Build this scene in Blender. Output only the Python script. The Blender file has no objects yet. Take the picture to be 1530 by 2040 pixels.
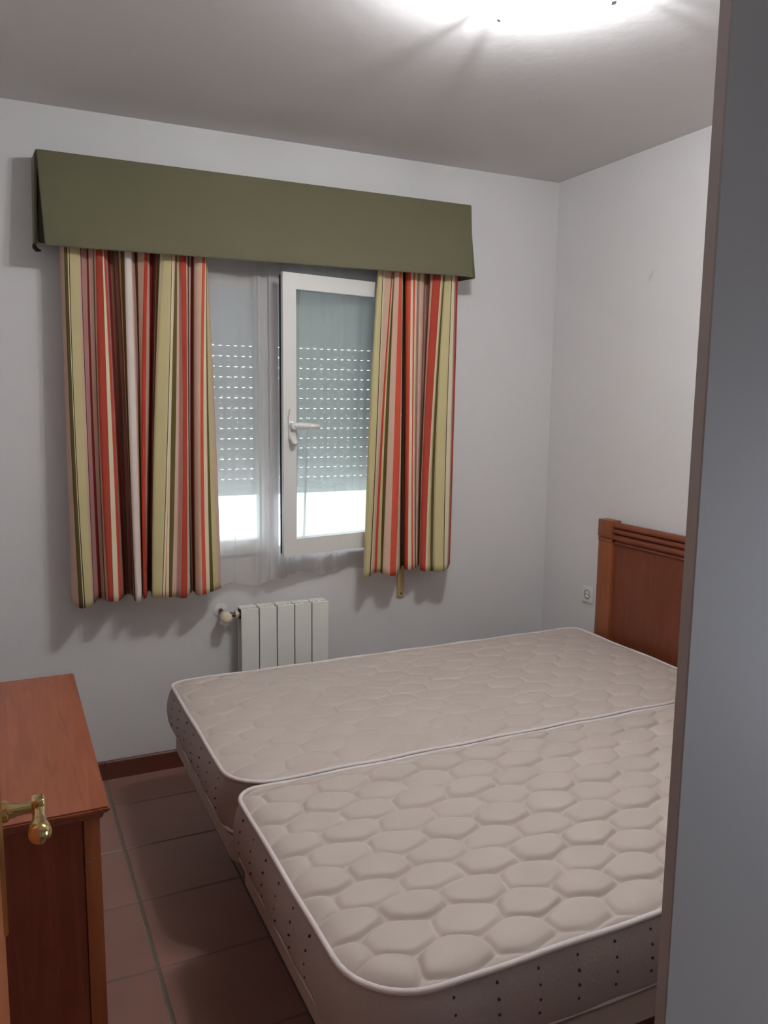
import bpy, bmesh, math, random
import numpy as np
from mathutils import Vector, Matrix
S = bpy.context.scene
COL = S.collection
random.seed(7)

# ------------------------------------------------------------------ camera
CAM_POS = Vector((-2.531, -3.385, 1.5908))
YAW, PITCH, ROLL = -0.4426, -0.1389, 0.0117
F_PX = 1611.84
_f = Vector((-math.sin(YAW) * math.cos(PITCH), math.cos(YAW) * math.cos(PITCH), math.sin(PITCH)))
_r = Vector((math.cos(YAW), math.sin(YAW), 0))
_u = _r.cross(_f)
_r2 = math.cos(ROLL) * _r + math.sin(ROLL) * _u
_u2 = -math.sin(ROLL) * _r + math.cos(ROLL) * _u
cd = bpy.data.cameras.new('camera')
cam = bpy.data.objects.new('camera', cd)
COL.objects.link(cam)
M = Matrix((_r2, _u2, -_f)).transposed().to_4x4()
M.translation = CAM_POS
cam.matrix_world = M
cd.sensor_fit = 'VERTICAL'
cd.sensor_height = 36.0
cd.lens = F_PX * 36.0 / 2040.0
cd.clip_start = 0.02
S.camera = cam

# ------------------------------------------------------------------ world, exposure
WORLD_STRENGTH = 2.8
LAMP_STRENGTH = 3.0
BULB_W = 17.0
w = bpy.data.worlds.new('overcast_sky')
S.world = w
w.use_nodes = True
bg = w.node_tree.nodes['Background']
bg.inputs[0].default_value = (0.82, 0.89, 1.0, 1)
bg.inputs[1].default_value = WORLD_STRENGTH
S.view_settings.view_transform = 'Standard'
S.view_settings.look = 'None'
S.view_settings.exposure = 0.78
S.view_settings.gamma = 1.0
S.view_settings.use_curve_mapping = False

# ------------------------------------------------------------------ helpers
def lin(c):
    c = c / 255.0
    return c / 12.92 if c <= 0.04045 else ((c + 0.055) / 1.055) ** 2.4

def rgb(r, g, b):
    return (lin(r), lin(g), lin(b), 1)

def mat(name, col, rough=0.6, metal=0.0, bump=0.0, bscale=60.0, var=0.0, vscale=3.0, spec=0.5, sheen=0.0, objvar=0.0):
    m = bpy.data.materials.new(name)
    m.use_nodes = True
    nt = m.node_tree
    b = nt.nodes['Principled BSDF']
    b.inputs['Base Color'].default_value = col
    b.inputs['Roughness'].default_value = rough
    b.inputs['Metallic'].default_value = metal
    b.inputs['Specular IOR Level'].default_value = spec
    if sheen:
        b.inputs['Sheen Weight'].default_value = sheen
    tc = nt.nodes.new('ShaderNodeTexCoord')
    if var or objvar:
        mix = nt.nodes.new('ShaderNodeMix')
        mix.data_type = 'RGBA'
        mix.blend_type = 'MULTIPLY'
        mix.inputs[0].default_value = 1.0
        mix.inputs[6].default_value = col
        mr = nt.nodes.new('ShaderNodeMapRange')
        mr.inputs[3].default_value = 1 - var - objvar
        mr.inputs[4].default_value = 1 + var + objvar
        n = nt.nodes.new('ShaderNodeTexNoise')
        n.inputs['Scale'].default_value = vscale
        n.inputs['Detail'].default_value = 5
        nt.links.new(tc.outputs['Object'], n.inputs['Vector'])
        src = n.outputs[0]
        if objvar:
            oi = nt.nodes.new('ShaderNodeObjectInfo')
            a = nt.nodes.new('ShaderNodeMath')
            a.operation = 'MULTIPLY_ADD'
            a.inputs[1].default_value = 0.5
            nt.links.new(oi.outputs['Random'], a.inputs[0])
            h = nt.nodes.new('ShaderNodeMath')
            h.operation = 'MULTIPLY'
            h.inputs[1].default_value = 0.5
            nt.links.new(n.outputs[0], h.inputs[0])
            nt.links.new(h.outputs[0], a.inputs[2])
            src = a.outputs[0]
        nt.links.new(src, mr.inputs[0])
        nt.links.new(mr.outputs[0], mix.inputs[7])
        nt.links.new(mix.outputs[2], b.inputs['Base Color'])
    if bump:
        n2 = nt.nodes.new('ShaderNodeTexNoise')
        n2.inputs['Scale'].default_value = bscale
        n2.inputs['Detail'].default_value = 4
        bp = nt.nodes.new('ShaderNodeBump')
        bp.inputs['Strength'].default_value = bump
        bp.inputs['Distance'].default_value = 0.01
        nt.links.new(tc.outputs['Object'], n2.inputs['Vector'])
        nt.links.new(n2.outputs[0], bp.inputs['Height'])
        nt.links.new(bp.outputs[0], b.inputs['Normal'])
    return m

def wood(name, c1, c2, scale=(60, 3, 60), rough=0.35):
    m = bpy.data.materials.new(name)
    m.use_nodes = True
    nt = m.node_tree
    b = nt.nodes['Principled BSDF']
    tc = nt.nodes.new('ShaderNodeTexCoord')
    mp = nt.nodes.new('ShaderNodeMapping')
    mp.inputs['Scale'].default_value = scale
    n = nt.nodes.new('ShaderNodeTexNoise')
    n.inputs['Scale'].default_value = 1.0
    n.inputs['Detail'].default_value = 6
    n.inputs['Distortion'].default_value = 1.2
    cr = nt.nodes.new('ShaderNodeValToRGB')
    cr.color_ramp.elements[0].position = 0.3
    cr.color_ramp.elements[1].position = 0.7
    cr.color_ramp.elements[0].color = c1
    cr.color_ramp.elements[1].color = c2
    nt.links.new(tc.outputs['Object'], mp.inputs['Vector'])
    nt.links.new(mp.outputs[0], n.inputs['Vector'])
    nt.links.new(n.outputs[0], cr.inputs[0])
    nt.links.new(cr.outputs[0], b.inputs['Base Color'])
    b.inputs['Roughness'].default_value = rough
    bp = nt.nodes.new('ShaderNodeBump')
    bp.inputs['Strength'].default_value = 0.08
    bp.inputs['Distance'].default_value = 0.004
    nt.links.new(n.outputs[0], bp.inputs['Height'])
    nt.links.new(bp.outputs[0], b.inputs['Normal'])
    return m

def link(name, me, parent=None, loc=None):
    o = bpy.data.objects.new(name, me)
    COL.objects.link(o)
    if parent is not None:
        o.parent = parent
    if loc is not None:
        o.location = loc
    return o

def mesh_from(verts, faces, name, m=None, smooth=False):
    me = bpy.data.meshes.new(name)
    me.from_pydata([tuple(v) for v in verts], [], [tuple(f) for f in faces])
    if m is not None:
        for x in (m if isinstance(m, (list, tuple)) else [m]):
            me.materials.append(x)
    if smooth:
        me.polygons.foreach_set('use_smooth', [True] * len(me.polygons))
    me.update()
    return me

def obj(name, bm, m, parent=None, smooth=False, angle=None):
    me = bpy.data.meshes.new(name)
    bmesh.ops.recalc_face_normals(bm, faces=bm.faces[:])
    bm.to_mesh(me)
    bm.free()
    for x in (m if isinstance(m, (list, tuple)) else [m]):
        me.materials.append(x)
    if smooth:
        me.polygons.foreach_set('use_smooth', [True] * len(me.polygons))
        try:
            me.set_sharp_from_angle(angle=math.radians(angle or 40))
        except Exception:
            pass
    return link(name, me, parent)

def box(bm, x0, x1, y0, y1, z0, z1, bev=0.0, seg=2):
    r = bmesh.ops.create_cube(bm, size=1.0)
    vs = r['verts']
    for v in vs:
        v.co = Vector((x0 + (v.co.x + 0.5) * (x1 - x0), y0 + (v.co.y + 0.5) * (y1 - y0), z0 + (v.co.z + 0.5) * (z1 - z0)))
    if bev:
        es = list({e for v in vs for e in v.link_edges})
        bmesh.ops.bevel(bm, geom=es, offset=bev, segments=seg, affect='EDGES', profile=0.5)
    return vs

def bx(name, x0, x1, y0, y1, z0, z1, m, parent=None, bev=0.0, seg=2):
    bm = bmesh.new()
    box(bm, x0, x1, y0, y1, z0, z1, bev, seg)
    return obj(name, bm, m, parent, smooth=bool(bev))

def tube(bm, pts, rad, n=12, caps=True, closed=False):
    pts = [Vector(p) for p in pts]
    if not hasattr(rad, '__len__'):
        rad = [rad] * len(pts)
    rings = []
    prev = None
    L = len(pts)
    for i, p in enumerate(pts):
        if closed:
            t = (pts[(i + 1) % L] - pts[i - 1]).normalized()
        else:
            t = (pts[min(i + 1, L - 1)] - pts[max(i - 1, 0)]).normalized()
        if prev is None:
            a = Vector((0, 0, 1)) if abs(t.z) < 0.9 else Vector((1, 0, 0))
            u = t.cross(a).normalized()
        else:
            u = (prev - t * prev.dot(t)).normalized()
        prev = u
        v = t.cross(u)
        rings.append([bm.verts.new(p + rad[i] * (math.cos(2 * math.pi * k / n) * u + math.sin(2 * math.pi * k / n) * v)) for k in range(n)])
    R = L if closed else L - 1
    for i in range(R):
        a, b = rings[i], rings[(i + 1) % L]
        for k in range(n):
            bm.faces.new((a[k], a[(k + 1) % n], b[(k + 1) % n], b[k]))
    if caps and not closed:
        bm.faces.new(rings[0][::-1])
        bm.faces.new(rings[-1])

def lathe(bm, prof, n=32, axis_mat=None, cap0=False, cap1=False):
    rings = []
    for (r, z) in prof:
        if r < 1e-6:
            rings.append([bm.verts.new((0, 0, z))])
        else:
            rings.append([bm.verts.new((r * math.cos(2 * math.pi * k / n), r * math.sin(2 * math.pi * k / n), z)) for k in range(n)])
    for a, b in zip(rings[:-1], rings[1:]):
        for k in range(n):
            k2 = (k + 1) % n
            if len(a) == 1 and len(b) == 1:
                continue
            if len(a) == 1:
                bm.faces.new((a[0], b[k], b[k2]))
            elif len(b) == 1:
                bm.faces.new((a[k], a[k2], b[0]))
            else:
                bm.faces.new((a[k], a[k2], b[k2], b[k]))
    if cap0 and len(rings[0]) > 1:
        bm.faces.new(rings[0])
    if cap1 and len(rings[-1]) > 1:
        bm.faces.new(rings[-1])
    if axis_mat is not None:
        vs = [v for r in rings for v in r]
        bmesh.ops.transform(bm, matrix=axis_mat, verts=vs)

def prism(bm, pts, axis, a0, a1):
    """closed 2D outline pts extruded along axis 'x','y' or 'z'"""
    def P(p, a):
        return {'x': (a, p[0], p[1]), 'y': (p[0], a, p[1]), 'z': (p[0], p[1], a)}[axis]
    A = [bm.verts.new(P(p, a0)) for p in pts]
    B = [bm.verts.new(P(p, a1)) for p in pts]
    n = len(pts)
    bm.faces.new(A)
    bm.faces.new(B[::-1])
    for i in range(n):
        bm.faces.new((A[i], A[(i + 1) % n], B[(i + 1) % n], B[i]))

def empty(name, loc=(0, 0, 0)):
    """thing root; children are built in world coordinates, so the root keeps an inverse offset"""
    o = bpy.data.objects.new(name, None)
    COL.objects.link(o)
    o.empty_display_size = 0.05
    return o

def tag(o, label=None, cat=None, group=None, kind=None):
    if label: o['label'] = label
    if cat: o['category'] = cat
    if group: o['group'] = group
    if kind: o['kind'] = kind
    return o

def reroot(o, base):
    """place an Empty at the thing's base without moving its parts (parts were built in world space)"""
    base = Vector(base)
    o.location = base
    for ch in o.children:
        ch.location = ch.location - base
    return o

def struct(o):
    o['kind'] = 'structure'
    return o

# ------------------------------------------------------------------ materials
H = 2.6465
m_wall = mat('white_wall_plaster', rgb(227, 225, 224), 0.85, bump=0.10, bscale=35, var=0.015, vscale=2.0, spec=0.2)
m_ceil = mat('white_ceiling_paint', rgb(222, 219, 218), 0.9, bump=0.10, bscale=25, spec=0.15)
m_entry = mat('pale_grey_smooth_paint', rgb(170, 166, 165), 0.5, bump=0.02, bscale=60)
m_tile = mat('terracotta_floor_tile', rgb(152, 113, 101), 0.42, bump=0.05, bscale=18, var=0.10, vscale=6.0, objvar=0.04)
m_grout = mat('grey_green_grout', rgb(112, 108, 94), 0.9, bump=0.1)
m_base = mat('dark_red_skirting_tile', rgb(104, 56, 44), 0.4, var=0.10, vscale=14)
m_pvc = mat('white_window_plastic', rgb(232, 231, 226), 0.35)
m_edge_shade = mat('black_sash_edge_shade', rgb(20, 20, 20), 0.6)
m_shut = mat('white_shutter_plastic', rgb(232, 234, 236), 0.45)
_nt = m_shut.node_tree
_tr = _nt.nodes.new('ShaderNodeBsdfTranslucent')
_tr.inputs[0].default_value = rgb(222, 224, 230)
_mx = _nt.nodes.new('ShaderNodeMixShader')
_mx.inputs[0].default_value = 0.20
_nt.links.new(_nt.nodes['Principled BSDF'].outputs[0], _mx.inputs[1])
_nt.links.new(_tr.outputs[0], _mx.inputs[2])
_nt.links.new(_mx.outputs[0], [n for n in _nt.nodes if n.type == 'OUTPUT_MATERIAL'][0].inputs[0])
m_rad = mat('white_radiator_enamel', rgb(244, 243, 234), 0.35)
m_dark = mat('black_void', rgb(16, 14, 13), 0.9)
m_eye = mat('brown_eyelet', rgb(52, 40, 36), 0.6)
m_brass = mat('polished_brass', rgb(206, 180, 124), 0.18, metal=1.0)
m_chrome = mat('grey_steel', rgb(170, 168, 164), 0.3, metal=1.0)
m_ivory = mat('ivory_plastic', rgb(232, 218, 190), 0.4)
m_strap = mat('beige_strap_plastic', rgb(196, 170, 120), 0.5)
m_green = mat('olive_green_valance_fabric', rgb(106, 102, 76), 0.85, bump=0.12, bscale=500, var=0.03, vscale=3, sheen=0.2)
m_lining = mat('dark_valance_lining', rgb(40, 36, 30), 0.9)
m_piping = mat('white_piping_cord', rgb(226, 216, 212), 0.7, bump=0.1, bscale=400)
m_side = mat('mattress_border_fabric', rgb(174, 159, 153), 0.8, bump=0.12, bscale=120, var=0.05, vscale=7)
m_basef = mat('bed_base_fabric', rgb(184, 168, 158), 0.85, bump=0.12, bscale=200)
m_ticking = mat('quilted_mattress_ticking', rgb(196, 183, 173), 0.6, bump=0.05, bscale=350, var=0.05, vscale=9, sheen=0.2)
w_dres = wood('honey_red_dresser_wood', rgb(134, 72, 48), rgb(160, 90, 60), (45, 4, 45), 0.38)
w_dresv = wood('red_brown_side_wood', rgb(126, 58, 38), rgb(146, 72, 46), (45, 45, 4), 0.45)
w_dress = wood('honey_stile_wood', rgb(150, 82, 44), rgb(168, 96, 54), (60, 60, 4), 0.4)
w_head = wood('chestnut_headboard_wood', rgb(108, 52, 30), rgb(124, 62, 36), (40, 40, 5), 0.5)
w_headp = wood('lighter_post_wood', rgb(136, 74, 42), rgb(150, 86, 50), (60, 60, 4), 0.45)
w_headr = wood('chestnut_rail_wood', rgb(118, 60, 37), rgb(134, 72, 46), (60, 5, 60), 0.42)
w_door = wood('honey_door_wood', rgb(158, 92, 56), rgb(176, 106, 64), (50, 50, 3), 0.4)

def glass_mat():
    m = bpy.data.materials.new('window_glass')
    m.use_nodes = True
    nt = m.node_tree
    nt.nodes.clear()
    out = nt.nodes.new('ShaderNodeOutputMaterial')
    mx = nt.nodes.new('ShaderNodeMixShader')
    t = nt.nodes.new('ShaderNodeBsdfTransparent')
    t.inputs[0].default_value = (0.90, 0.95, 0.92, 1)
    g = nt.nodes.new('ShaderNodeBsdfGlossy')
    g.inputs['Roughness'].default_value = 0.02
    mx.inputs[0].default_value = 0.08
    nt.links.new(t.outputs[0], mx.inputs[1])
    nt.links.new(g.outputs[0], mx.inputs[2])
    nt.links.new(mx.outputs[0], out.inputs[0])
    return m
m_glass = glass_mat()

def sheer_mat():
    m = bpy.data.materials.new('white_voile')
    m.use_nodes = True
    nt = m.node_tree
    nt.nodes.clear()
    out = nt.nodes.new('ShaderNodeOutputMaterial')
    mx = nt.nodes.new('ShaderNodeMixShader')
    mx2 = nt.nodes.new('ShaderNodeMixShader')
    t = nt.nodes.new('ShaderNodeBsdfTransparent')
    d = nt.nodes.new('ShaderNodeBsdfDiffuse')
    d.inputs[0].default_value = rgb(238, 234, 232)
    tr = nt.nodes.new('ShaderNodeBsdfTranslucent')
    tr.inputs[0].default_value = rgb(238, 236, 236)
    mx.inputs[0].default_value = 0.45
    mx2.inputs[0].default_value = SHEER_OPACITY
    nt.links.new(d.outputs[0], mx.inputs[1])
    nt.links.new(tr.outputs[0], mx.inputs[2])
    nt.links.new(t.outputs[0], mx2.inputs[1])
    nt.links.new(mx.outputs[0], mx2.inputs[2])
    nt.links.new(mx2.outputs[0], out.inputs[0])
    return m
SHEER_OPACITY = 0.66
m_sheer = sheer_mat()

def lampglass_mat():
    m = bpy.data.materials.new('lit_opal_glass')
    m.use_nodes = True
    nt = m.node_tree
    b = nt.nodes['Principled BSDF']
    b.inputs['Base Color'].default_value = (0.9, 0.9, 0.9, 1)
    b.inputs['Roughness'].default_value = 0.2
    b.inputs['Emission Color'].default_value = (0.985, 0.99, 1.0, 1)
    b.inputs['Emission Strength'].default_value = LAMP_STRENGTH
    tr = nt.nodes.new('ShaderNodeBsdfTransparent')
    mx = nt.nodes.new('ShaderNodeMixShader')
    mx.inputs[0].default_value = 0.5
    nt.links.new(tr.outputs[0], mx.inputs[1])
    nt.links.new(b.outputs[0], mx.inputs[2])
    nt.links.new(mx.outputs[0], [n for n in nt.nodes if n.type == 'OUTPUT_MATERIAL'][0].inputs[0])
    return m
m_lamp = lampglass_mat()

# ------------------------------------------------------------------ room shell
XL, YN = -2.86, -2.95            # left wall, doorway wall
YH = -4.7                        # hall end
HXL, HXR = -3.5, 0.0
# window opening
WX0, WX1, WZ0, WZ1 = -2.09, -0.85, 0.90, 2.13
WT = 0.24

# floor: grout bed + one object per tile
fl = bx('floor', HXL, HXR + 0.2, YH, WT, -0.10, -0.003, m_grout)
struct(fl)
T = 0.3304
tm = {}
def tile_mesh(wx, wy):
    k = (round(wx, 3), round(wy, 3))
    if k not in tm:
        bm = bmesh.new()
        box(bm, 0, wx, 0, wy, -0.02, 0.0, 0)
        top = [e for e in bm.edges if all(v.co.z > -0.001 for v in e.verts)]
        bmesh.ops.bevel(bm, geom=top, offset=0.003, segments=1, affect='EDGES')
        me = bpy.data.meshes.new('tile')
        bmesh.ops.recalc_face_normals(bm, faces=bm.faces[:])
        bm.to_mesh(me)
        bm.free()
        me.materials.append(m_tile)
        tm[k] = me
    return tm[k]
X_J, Y_J = -2.203, -0.585
for i in range(-2, 7):
    for j in range(-8, 2):
        x0, x1 = X_J + i * T + 0.004, X_J + (i + 1) * T - 0.004
        y0, y1 = Y_J + j * T + 0.0025, Y_J + (j + 1) * T - 0.0025
        x0, x1 = max(x0, XL), min(x1, 0.0)
        y1 = min(y1, 0.0)
        if x1 - x0 < 0.02 or y1 - y0 < 0.02:
            continue
        link('tile', tile_mesh(x1 - x0, y1 - y0), fl, (x0, y0, 0.0))

struct(bx('ceiling', HXL, HXR + 0.2, YH, WT, H, H + 0.12, m_ceil))

def wall_with_hole(name, axis, a0, a1, t0, t1, h0, h1, z0, z1, ztop, m):
    bm = bmesh.new()
    def b(p, q, c, d):
        if q - p < 1e-4 or d - c < 1e-4:
            return
        if axis == 'x':
            box(bm, p, q, t0, t1, c, d)
        else:
            box(bm, t0, t1, p, q, c, d)
    b(a0, h0, 0, ztop)
    b(h1, a1, 0, ztop)
    b(h0, h1, 0, z0)
    b(h0, h1, z1, ztop)
    return struct(obj(name, bm, m))
wall_with_hole('wall_back', 'x', XL - 0.1, 0.1, 0.0, WT, WX0, WX1, WZ0, WZ1, H, m_wall)

def scuff_wall():
    m = mat('white_wall_plaster_scuffed', rgb(227, 225, 224), 0.85, bump=0.10, bscale=35, var=0.015, vscale=2.0, spec=0.2)
    nt = m.node_tree
    b = nt.nodes['Principled BSDF']
    src = b.inputs['Base Color'].links[0].from_socket
    tc = [n for n in nt.nodes if n.type == 'TEX_COORD'][0]
    mp = nt.nodes.new('ShaderNodeMapping')
    mp.vector_type = 'TEXTURE'
    mp.inputs['Location'].default_value = (0, -0.664, 2.12)
    mp.inputs['Rotation'].default_value = (0.6, 0, 0)
    mp.inputs['Scale'].default_value = (1, 0.014, 0.034)
    ln = nt.nodes.new('ShaderNodeVectorMath')
    ln.operation = 'LENGTH'
    mr = nt.nodes.new('ShaderNodeMapRange')
    mr.inputs[1].default_value = 0.2
    mr.inputs[2].default_value = 1.0
    mr.inputs[3].default_value = 0.25
    mr.inputs[4].default_value = 0.0
    mx = nt.nodes.new('ShaderNodeMix')
    mx.data_type = 'RGBA'
    mx.inputs[7].default_value = rgb(150, 130, 105)
    nt.links.new(tc.outputs['Object'], mp.inputs['Vector'])
    nt.links.new(mp.outputs[0], ln.inputs[0])
    nt.links.new(ln.outputs['Value'], mr.inputs[0])
    nt.links.new(mr.outputs[0], mx.inputs[0])
    nt.links.new(src, mx.inputs[6])
    nt.links.new(mx.outputs[2], b.inputs['Base Color'])
    return m
wall_with_hole('wall_right', 'y', YH, 0.0, 0.0, 0.1, -4.0, -3.15, 0.3, 1.55, H, scuff_wall())  # unseen hall opening, added and sized to light wall_entry
struct(bx('wall_left', XL - 0.1, XL, YN, 0.0, 0, H, m_wall))
# doorway wall (behind the door leaf) and the smooth partition that ends the entry on the right
wall_with_hole('wall_near', 'x', HXL, 0.0, YN - 0.1, YN, -2.641, 0.0, 0.0, 2.06, H, m_wall)
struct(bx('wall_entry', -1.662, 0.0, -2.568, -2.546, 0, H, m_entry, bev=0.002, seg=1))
# hall: light comes from the low opening added in wall_right
struct(bx('wall_hall_left', HXL - 0.1, HXL, YH, YN - 0.1, 0, H, m_wall))
struct(bx('wall_hall_end', HXL, 0.0, YH - 0.1, YH, 0, H, m_wall))
# skirting tiles
for nm, kind in (('baseboard_back', 'x'), ('baseboard_right', 'yr'), ('baseboard_left', 'yl')):
    root = empty(nm)
    struct(root)
    def skirt(a0, a1):
        bm = bmesh.new()
        if kind == 'x':
            prof = [(0.0, 0.0), (-0.012, 0.0), (-0.012, 0.074), (-0.008, 0.080), (0.0, 0.080)]
            prism(bm, prof, 'x', a0, a1)
        elif kind == 'yr':
            prof = [(0.0, 0.0), (-0.012, 0.0), (-0.012, 0.074), (-0.008, 0.080), (0.0, 0.080)]
            prism(bm, prof, 'y', a0, a1)
        else:
            prof = [(XL, 0.0), (XL + 0.012, 0.0), (XL + 0.012, 0.074), (XL + 0.008, 0.080), (XL, 0.080)]
            prism(bm, prof, 'y', a0, a1)
        obj('skirting_tile', bm, m_base, root)
    if kind == 'x':
        for i in range(-2, 7):
            a0, a1 = max(X_J + i * T + 0.0015, XL + 0.013), min(X_J + (i + 1) * T - 0.0015, -0.013)
            if a1 - a0 > 0.02:
                skirt(a0, a1)
    else:
        lo = -2.54 if kind == 'yr' else YN
        for j in range(-8, 2):
            a0, a1 = max(Y_J + j * T + 0.0015, lo), min(Y_J + (j + 1) * T - 0.0015, 0.0)
            if a1 - a0 > 0.02:
                skirt(a0, a1)

# ------------------------------------------------------------------ window
win = empty('window_1')
struct(win)
def frame_bm(x0, x1, y0, y1, z0, z1, wl, wr, wt, wb, bev=0.004):
    bm = bmesh.new()
    # mitred frame: four trapezoid prisms sharing corners
    o = [(x0, z0), (x1, z0), (x1, z1), (x0, z1)]
    i = [(x0 + wl, z0 + wb), (x1 - wr, z0 + wb), (x1 - wr, z1 - wt), (x0 + wl, z1 - wt)]
    V = {}
    for nm, pts in (('o', o), ('i', i)):
        for k, p in enumerate(pts):
            for s, y in ((0, y0), (1, y1)):
                V[nm, k, s] = bm.verts.new((p[0], y, p[1]))
    for k in range(4):
        k2 = (k + 1) % 4
        bm.faces.new((V['o', k, 0], V['o', k2, 0], V['i', k2, 0], V['i', k, 0]))
        bm.faces.new((V['o', k, 1], V['i', k, 1], V['i', k2, 1], V['o', k2, 1]))
        bm.faces.new((V['o', k, 0], V['o', k, 1], V['o', k2, 1], V['o', k2, 0]))
        bm.faces.new((V['i', k, 0], V['i', k2, 0], V['i', k2, 1], V['i', k, 1]))
    if bev:
        es = [e for e in bm.edges if len(e.link_faces) == 2 and e.calc_face_angle(0) > 1.0]
        bmesh.ops.bevel(bm, geom=es, offset=bev, segments=2, affect='EDGES')
    return bm
obj('window_frame', frame_bm(WX0, WX1, 0.035, 0.10, WZ0, WZ1, 0.035, 0.035, 0.035, 0.035, 0.003), m_pvc, win, True)
SW = 0.6
# closed left sash
ls = obj('window_sash', frame_bm(-2.07, -1.462, 0.0, 0.058, 0.915, 2.10, 0.062, 0.062, 0.062, 0.062), m_pvc, win, True)
bx('pane', -2.012, -1.520, 0.024, 0.030, 0.972, 2.042, m_glass, ls)
# open right sash: built around its hinge then swung into the room
OPEN = math.radians(11.2)
HX, HY = -0.866, -0.022
rs_bm = frame_bm(-0.624, 0.0, -0.030, -0.014, 0.924, 2.094, 0.062, 0.062, 0.064, 0.072, 0.003)
rs = obj('window_sash', rs_bm, m_pvc, win, True)
obj('sash_body', frame_bm(-0.606, -0.010, -0.0139, 0.030, 0.940, 2.078, 0.044, 0.044, 0.046, 0.054, 0.002), m_pvc, rs, True)
rs.location = (HX, HY, 0)
rs.rotation_euler = (0, 0, OPEN)
tag(rs, 'window sash swung open into the room')
bx('pane', -0.566, -0.055, -0.004, 0.004, 0.988, 2.036, m_glass, rs)
bx('edge_shade_strip', -0.6095, -0.6065, -0.0135, 0.027, 0.93, 2.088, m_edge_shade, rs)  # black strip painted as the set-back shadow along the sash edge
# handle of the open sash: tapered plate, boss, horizontal lever, lower knob
bm = bmesh.new()
pl = [(-0.578, 1.420), (-0.550, 1.420), (-0.547, 1.510), (-0.554, 1.545), (-0.574, 1.545), (-0.581, 1.510)]
prism(bm, pl, 'y', -0.0425, -0.0305)
lathe(bm, [(0.016, 0), (0.015, 0.020), (0.0, 0.022)], 16, Matrix.Translation((-0.564, -0.042, 1.476)) @ Matrix.Rotation(math.radians(90), 4, 'X'), cap0=True)
tube(bm, [(-0.566, -0.054, 1.477), (-0.54, -0.066, 1.477), (-0.51, -0.070, 1.476), (-0.48, -0.069, 1.474), (-0.452, -0.066, 1.473), (-0.447, -0.065, 1.473)],
     [0.011, 0.0135, 0.013, 0.012, 0.0105, 0.006], 14)
tube(bm, [(-0.566, -0.036, 1.430), (-0.564, -0.052, 1.415), (-0.562, -0.056, 1.405), (-0.561, -0.050, 1.392)], [0.010, 0.014, 0.014, 0.006], 12)
bmesh.ops.translate(bm, verts=bm.verts[:], vec=(-0.024, 0, 0))
obj('window_handle', bm, m_pvc, rs, True)
# outer sill
bx('window_sill', WX0, WX1, 0.10, WT + 0.05, WZ0 - 0.01, WZ0 + 0.02, m_pvc, win)

# ------------------------------------------------------------------ roller shutter
sh = empty('roller_shutter')
tag(sh, 'white roller shutter behind the window, lowered to a hand-wide gap at the sill', 'shutter')
PITCH_S = 0.045
def slat_mesh():
    bm = bmesh.new()
    x0, x1 = WX0 + 0.012, WX1 - 0.012
    yc = 0.150
    hb = PITCH_S - 0.0040
    pts_f = [(yc - 0.004 - 0.004 * math.sin(math.pi * k / 5), hb * k / 5) for k in range(6)]
    pts_b = [(yc + 0.004 - 0.002 * math.sin(math.pi * k / 5), hb * k / 5) for k in range(5, -1, -1)]
    prism(bm, pts_f + pts_b, 'x', x0, x1)
    n = int((x1 - x0) / 0.0335)
    for k in range(n + 1):
        a = x0 + k * 0.0335
        box(bm, a, min(a + 0.0180, x1), yc - 0.003, yc + 0.003, hb - 0.0003, PITCH_S + 0.0003)
    me = bpy.data.meshes.new('slat')
    bmesh.ops.recalc_face_normals(bm, faces=bm.faces[:])
    bm.to_mesh(me)
    bm.free()
    me.materials.append(m_shut)
    return me
def slat_closed_mesh():
    bm = bmesh.new()
    x0, x1 = WX0 + 0.012, WX1 - 0.012
    yc = 0.150
    hb = PITCH_S - 0.0004
    pts_f = [(yc - 0.004 - 0.004 * math.sin(math.pi * k / 5), hb * k / 5) for k in range(6)]
    pts_b = [(yc + 0.004 - 0.002 * math.sin(math.pi * k / 5), hb * k / 5) for k in range(5, -1, -1)]
    prism(bm, pts_f + pts_b, 'x', x0, x1)
    me = bpy.data.meshes.new('slat')
    bmesh.ops.recalc_face_normals(bm, faces=bm.faces[:])
    bm.to_mesh(me)
    bm.free()
    me.materials.append(m_shut)
    return me
sm, smc = slat_mesh(), slat_closed_mesh()
ZS0 = 1.185
k = 0
while ZS0 + k * PITCH_S < WZ1 + 0.02:
    z = ZS0 + k * PITCH_S
    o = link('slat', sm if z < 1.80 else smc, sh, (0, 0, z))
    o.rotation_euler = (0, 0, random.uniform(-0.0006, 0.0006))
    k += 1
bx('bottom_rail', WX0 + 0.012, WX1 - 0.012, 0.142, 0.158, ZS0 - 0.03, ZS0 - 0.0005, m_shut, sh, 0.003)
for xs in (WX0, WX1 - 0.011):
    bx('guide_rail', xs, xs + 0.011, 0.132, 0.168, WZ0 + 0.02, WZ1, m_shut, sh)
reroot(sh, (-1.47, 0.15, WZ0 + 0.02))

# ------------------------------------------------------------------ valance
va = empty('valance')
tag(va, 'olive green fabric box valance with open corner pleats above the window', 'valance')
bm = bmesh.new()
VT = 2.456
box(bm, -2.372, -0.572, -0.118, 0.0, VT - 0.018, VT, 0.006)
obj('top_board', bm, m_green, va, True)
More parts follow.
